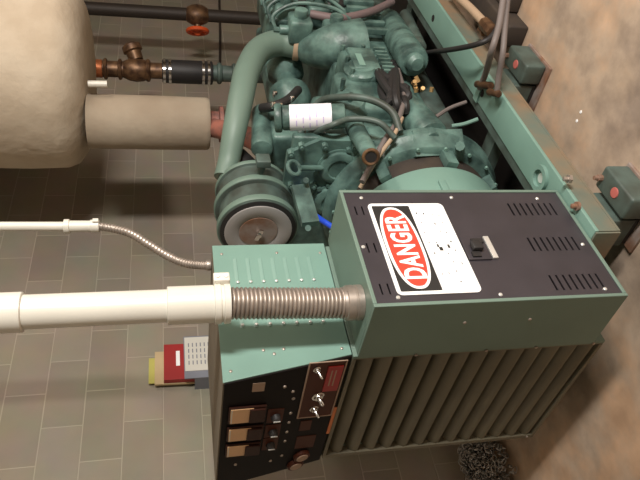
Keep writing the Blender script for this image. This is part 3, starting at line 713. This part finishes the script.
# dark iron pipe on the back wall with the red handwheel valve
vx, vy = (Vector((5.430, 2.550, 1.711))).x, 2.55
vzv = Vector((5.487, 2.550, 1.308)).z
ds = thing('iron_pipe', 'dark vertical iron pipe at the back wall with a red valve handwheel', 'pipe', (vx, vy, 0))
link('pipe', MB().cyl((vx, vy, 0), (vx, vy, H - .001), .055, 18), 'darkpipe', ds)
vb = link('gate_valve', MB().ball((vx, vy, vzv), .10, (1, .9, 1.2)).cyl((vx, vy, vzv), (vx - .10, vy + .102, vzv), .03, 12, .003), 'brass', ds)
hw = Vector((vx - .10, vy + .102, vzv))
b = MB().torus(hw, (-.70, .71, 0), .085, .018, 24, 8).cyl(hw + P(.01, 0, 0), hw - P(.02, 0, 0), .03, 12)
for k in range(3):
    a = k * PI / 3; d_, u_, v_ = basis((-.70, .71, 0)); e_ = u_ * math.cos(a) + v_ * math.sin(a); b.cyl(hw - e_ * .085, hw + e_ * .085, .012, 8)
link('handwheel', b, 'handle', ds)
one('wall_wire', MB().tube([(5.503, 3.080, 1.085), (6.243, 3.080, 1.037), (7.175, 3.080, 0.989)], .012, 8), 'darkpipe', 'thin dark wire run along the back wall below the red handwheel', 'wire', (6.243, 3.080, 1.037))

# ---------------------------------------------------------------- conduits
CX, CYc = 1.118, 1.345
fxc = thing('flexible_conduit', 'thick ribbed metal flexible conduit plugged into the breaker box top', 'conduit', (CX, CYc, 1.024))
zf0, zf1 = 1.078, 1.401
rad = []; pts = []; K = 27 * 6
for i in range(K + 1):
    f = i / K; z = zf0 + (zf1 - zf0) * f
    pts.append((CX, CYc + .02 * (1 - f), z)); rad.append(.0385 + .0065 * abs(math.sin(PI * i / 6)) ** .7)
link('ribbed_hose', MB().tube(pts, .04, 28, False, 1, rad), 'galv', fxc)
link('end_fitting', MB().lathe((CX, CYc + .02, 1.024), (0, 0, 1), [(0, .052), (.018, .052), (.019, .050), (.024, .050), (.025, .052), (.046, .051), (.048, .047), (.056, .046)], 28), 'galv', fxc)
cd = thing('pvc_conduit', 'thick cream vertical conduit pipe with collar above the ribbed metal hose', 'conduit', (CX, CYc, 1.41))
def cz(z): return z
link('pipe', MB().cyl((CX, CYc, 1.50), (CX - .03, CYc - .03, H - .001), .0445, 32), 'pvc', cd)
def along(z): f = (z - 1.50) / (H - 1.50); return P(CX - .03 * f, CYc - .03 * f, z)
link('coupling', MB().lathe(along(1.445), along(1.57) - along(1.445), [(0, .049), (.002, .052), (.123, .052), (.125, .049)], 32), 'pvc', cd)
link('coupling', MB().lathe(along(1.925), along(2.1) - along(1.925), [(0, .049), (.002, .052), (.163, .052), (.165, .049)], 32), 'pvc', cd)
cl = link('collar', MB().lathe((CX, CYc, 1.402), (0, 0, 1), [(0, .040), (0, .055), (.016, .056), (.018, .052), (.024, .052), (.026, .056), (.042, .056), (.044, .050), (.046, .050)], 32).box((CX + .030, CYc - .062, 1.402), (CX + .060, CYc - .036, 1.446), .003), 'pvc', cd)
for z in (1.412, 1.435): link('collar_screw', MB().cyl((CX + .047, CYc - .061, z), (CX + .045, CYc - .066, z), .0055, 10), 'galv', cl)

K0 = Vector((1.728, 1.620, 1.811)); KT = Vector((1.740, 1.620, 2.134)); 
tc = thing('thin_conduit', 'thin cream vertical conduit with small coupling behind the thick one', 'conduit', tuple(K0))
link('pipe', MB().cyl((K0.x, K0.y, K0.z + .08), (KT.x + (KT.x - K0.x) * 1.2, K0.y, H - .001), .0165, 16), 'pvc', tc)
link('coupling', MB().lathe(K0 + P(0, 0, -.005), (0, 0, 1), [(0, .020), (.002, .023), (.03, .023), (.031, .020), (.10, .021), (.101, .026), (.118, .026), (.12, .02)], 18).box(K0 + P(-.008, -.03, -.003), K0 + P(.008, -.018, .016)), 'pvc', tc)
tf = thing('thin_flexible_conduit', 'thin ribbed metal conduit curving down to the top of the control cabinet', 'conduit', (1.421, 1.513, 1.426))
path = [Vector(p) for p in (tuple(K0), (1.712, 1.620, 1.752), (1.684, 1.620, 1.693), (1.627, 1.620, 1.631), (1.571, 1.620, 1.569), (1.535, 1.620, 1.512), (1.514, 1.610, 1.462), (1.503, 1.600, 1.422))]
E_ = []
for i in range(len(path) - 1):
    for k in range(24):
        t_ = k / 24; p0 = path[max(i - 1, 0)]; p1 = path[i]; p2 = path[i + 1]; p3 = path[min(i + 2, len(path) - 1)]
        E_.append(0.5 * ((2 * p1) + (-p0 + p2) * t_ + (2 * p0 - 5 * p1 + 4 * p2 - p3) * t_ * t_ + (-p0 + 3 * p1 - 3 * p2 + p3) * t_ ** 3))
E_.append(path[-1])
link('ribbed_hose', MB().tube(E_, .014, 14, False, 1, [.0135 + .0022 * (1 if (i % 4) < 2 else 0) for i in range(len(E_))]), 'galv', tf)
link('end_fitting', MB().cyl(path[-1] + P(0, 0, .02), P(path[-1].x, path[-1].y, ZT + .001), .019, 16, .002), 'galv', tf)

# ---------------------------------------------------------------- cables and brass-ended pipe over the front rail
one('black_cable', MB().tube([(2.855, 1.480, 0.303), (2.730, 1.400, 0.277), (2.417, 1.219, 0.320), (2.270, 1.117, 0.300), (2.270, 1.079, 0.250), (2.339, 1.040, 0.200), (2.460, 0.978, 0.150)], .012, 10), 'rubber', 'dark purple-black cable lying across the teal rail toward the engine', 'cable', (2.417, 1.219, 0.320))
one('grey_hose', MB().tube([(2.243, 1.307, 0.235), (2.190, 1.200, 0.265), (2.094, 1.052, 0.330), (2.160, 0.980, 0.300), (2.275, 0.904, 0.260)], .013, 10), 'greyhose', 'grey hose running up from a rail fitting, left of its twin nearer the engine', 'hose', (2.243, 1.307, 0.235), 'hoses by the rail')
one('grey_hose', MB().tube([(2.079, 1.226, 0.250), (2.095, 1.158, 0.260), (2.112, 1.067, 0.270), (2.202, 0.998, 0.250), (2.315, 0.919, 0.220)], .012, 10), 'greyhose', 'grey hose hanging outermost over the floor beside the rail', 'hose', (2.138, 1.267, 0.220), 'hoses by the rail')
one('hose_fitting', MB().cyl((2.258, 1.297, 0.247), (2.144, 1.237, 0.247), .016, 12, .003), 'brass', 'tan hose end fitting lying on the rail flange', 'hose fitting', (2.211, 1.273, 0.240))
one('hose_fitting', MB().cyl((2.134, 1.260, 0.252), (2.056, 1.222, 0.252), .015, 12, .003), 'brass', 'brass hose fitting at the outer rail edge above the far isolator', 'hose fitting', (2.114, 1.252, 0.240))
bpz = thing('brass_pipe', 'old pale pipe with brass end fitting lying beyond the rail', 'pipe', (2.488, 1.155, 0.150))
link('pipe', MB().tube([(2.953, 1.184, 0.160), (2.712, 1.156, 0.160), (2.499, 1.142, 0.160)], .020, 12), 'tan', bpz)
link('brass_end', MB().cyl((2.535, 1.145, 0.160), (2.428, 1.140, 0.160), .030, 8, .003).cyl((2.549, 1.186, 0.160), (2.504, 1.178, 0.160), .016, 10), 'brass', bpz)
b = MB().box((2.42, 1.10, .0), (3.4, 1.20, .10), .01).box((2.55, 1.02, .0), (3.3, 1.099, .06), .01)
one('dark_gap_fill', b, 'darkbrown', 'dark brown blocks filling the gap along the far rail under the cables', 'cable trough', (2.9, 1.1, 0))  # dark brown blocks added to fill the gap between rail and floor

# ---------------------------------------------------------------- manuals on the wall
WY = 3.1
def bookbox(name, px, material, label, cat):
    pass
def sheet(name, x0, x1, z0, z1, y0, y1, mt, label, cat, lean=0.0):
    b = MB().quadbox([(x0, y0, z0), (x1, y0, z0), (x1, y1, z0), (x0, y1, z0), (x0 + lean, y0, z1), (x1 + lean, y0, z1), (x1 + lean, y1, z1), (x0 + lean, y1, z1)])
    return one(name, b, mt, label, cat, ((x0 + x1) / 2, (y0 + y1) / 2, z0), 'manuals on the back wall', .001)
mx0, mx1 = 1.975, 2.232
hold = thing('wall_holder', 'grey wall pocket with a framed printed page, below the red binder', 'document holder', (2.13, WY, 1.10))
link('pocket', MB().box((mx0 - .01, 2.985, 1.10), (mx1 + .015, 2.992, 1.505)).box((mx0 - .01, 2.992, 1.10), (mx0 - .004, WY, 1.45)).box((mx1 + .009, 2.992, 1.10), (mx1 + .015, WY, 1.45)).box((mx0 - .004, 2.992, 1.10), (mx1 + .009, WY, 1.108)), 'greyframe', hold)
pg = link('page', MB().box((mx0 + .035, 2.981, 1.13), (mx1 + .005, 2.985, 1.500)), 'paper', hold)
b = MB()
for k in range(14):
    z = 1.475 - k * .022
    for x in (mx0 + .075, mx0 + .115, mx0 + .155, mx0 + .195): b.box((x, 2.9805, z), (x + .026, 2.981, z + .006))
link('printing', b, 'greyframe', pg)
sheet('binder', mx0 + .005, mx1 - .015, 1.11, 1.615, 3.02, 3.052, 'bookred', 'red binder with white spine label standing in the wall pocket', 'binder', .008)
rb = [o for o in S.objects if o.name.startswith('binder')][0]
b = MB().box((mx0 + .10, 3.0185, 1.527), (mx0 + .20, 3.0195, 1.548))
lb_ = link('binder_label', b, 'white', None); lb_.data.transform(Matrix.Translation(-rb.location)); lb_.parent = rb
sheet('manual', mx0, mx1 - .04, 1.112, 1.665, 3.056, 3.070, 'manila', 'tan manila manual behind the red binder', 'manual', .012)
sheet('manual', mx0 + .02, mx1 - .07, 1.112, 1.698, 3.073, 3.080, 'yellowp', 'yellow-green booklet rearmost in the wall pocket', 'manual', .012)

# ---------------------------------------------------------------- chain heap
random.seed(21)
b = MB()
hc = P(*(1.234, 2.785, 0.050)); hc.z = 0
path = []
a = 0
for i in range(560):
    f = i / 560
    a += .55 + random.uniform(-.25, .25)
    layer = f * .15
    rx = .21 * (1 - .55 * f) * (.45 + .55 * random.random()); 
    path.append(hc + P(rx * 1.15 * math.cos(a), rx * .85 * math.sin(a), .016 + layer + random.uniform(0, .012)))
for i, p in enumerate(path):
    d_ = Vector((random.uniform(-1, 1), random.uniform(-1, 1), random.uniform(-.4, .4))).normalized()
    n_ = d_.cross(Vector((0, 0, 1)) if i % 2 else Vector((.3, .2, .9))).normalized(); d2 = n_.cross(d_)
    rs = []
    for k in range(10):
        t_ = 2 * PI * k / 10; e_ = d_ * (.017 * math.cos(t_)) + d2 * (.0095 * math.sin(t_)); en_ = e_.normalized()
        rs.append([p + e_ + (en_ * math.cos(2 * PI * j / 5) + n_ * math.sin(2 * PI * j / 5)) * .0036 for j in range(5)])
    b.rings(rs, False, True, close=True)
for i in range(len(b.v)): 
    if b.v[i].z < .001: b.v[i].z = .001
one('chain', b, 'chain', 'heap of steel chain on the floor by the back wall', 'chain', tuple(hc))

# specks of paint on the floor
for nm, pt, lb in (('paint_fleck', (1.859, 1.211, 0.000), 'small white fleck on the brown floor, nearer the generator of two'), ('paint_fleck', (1.862, 1.172, 0.000), 'small white fleck on the brown floor, farther from the generator of two')):
    one(nm, MB().lathe(Vector(pt) + P(0, 0, .0005), (0, 0, 1), [(0, .007), (.002, .006)], 7, False), 'white', lb, 'fleck', pt, 'flecks on the floor')
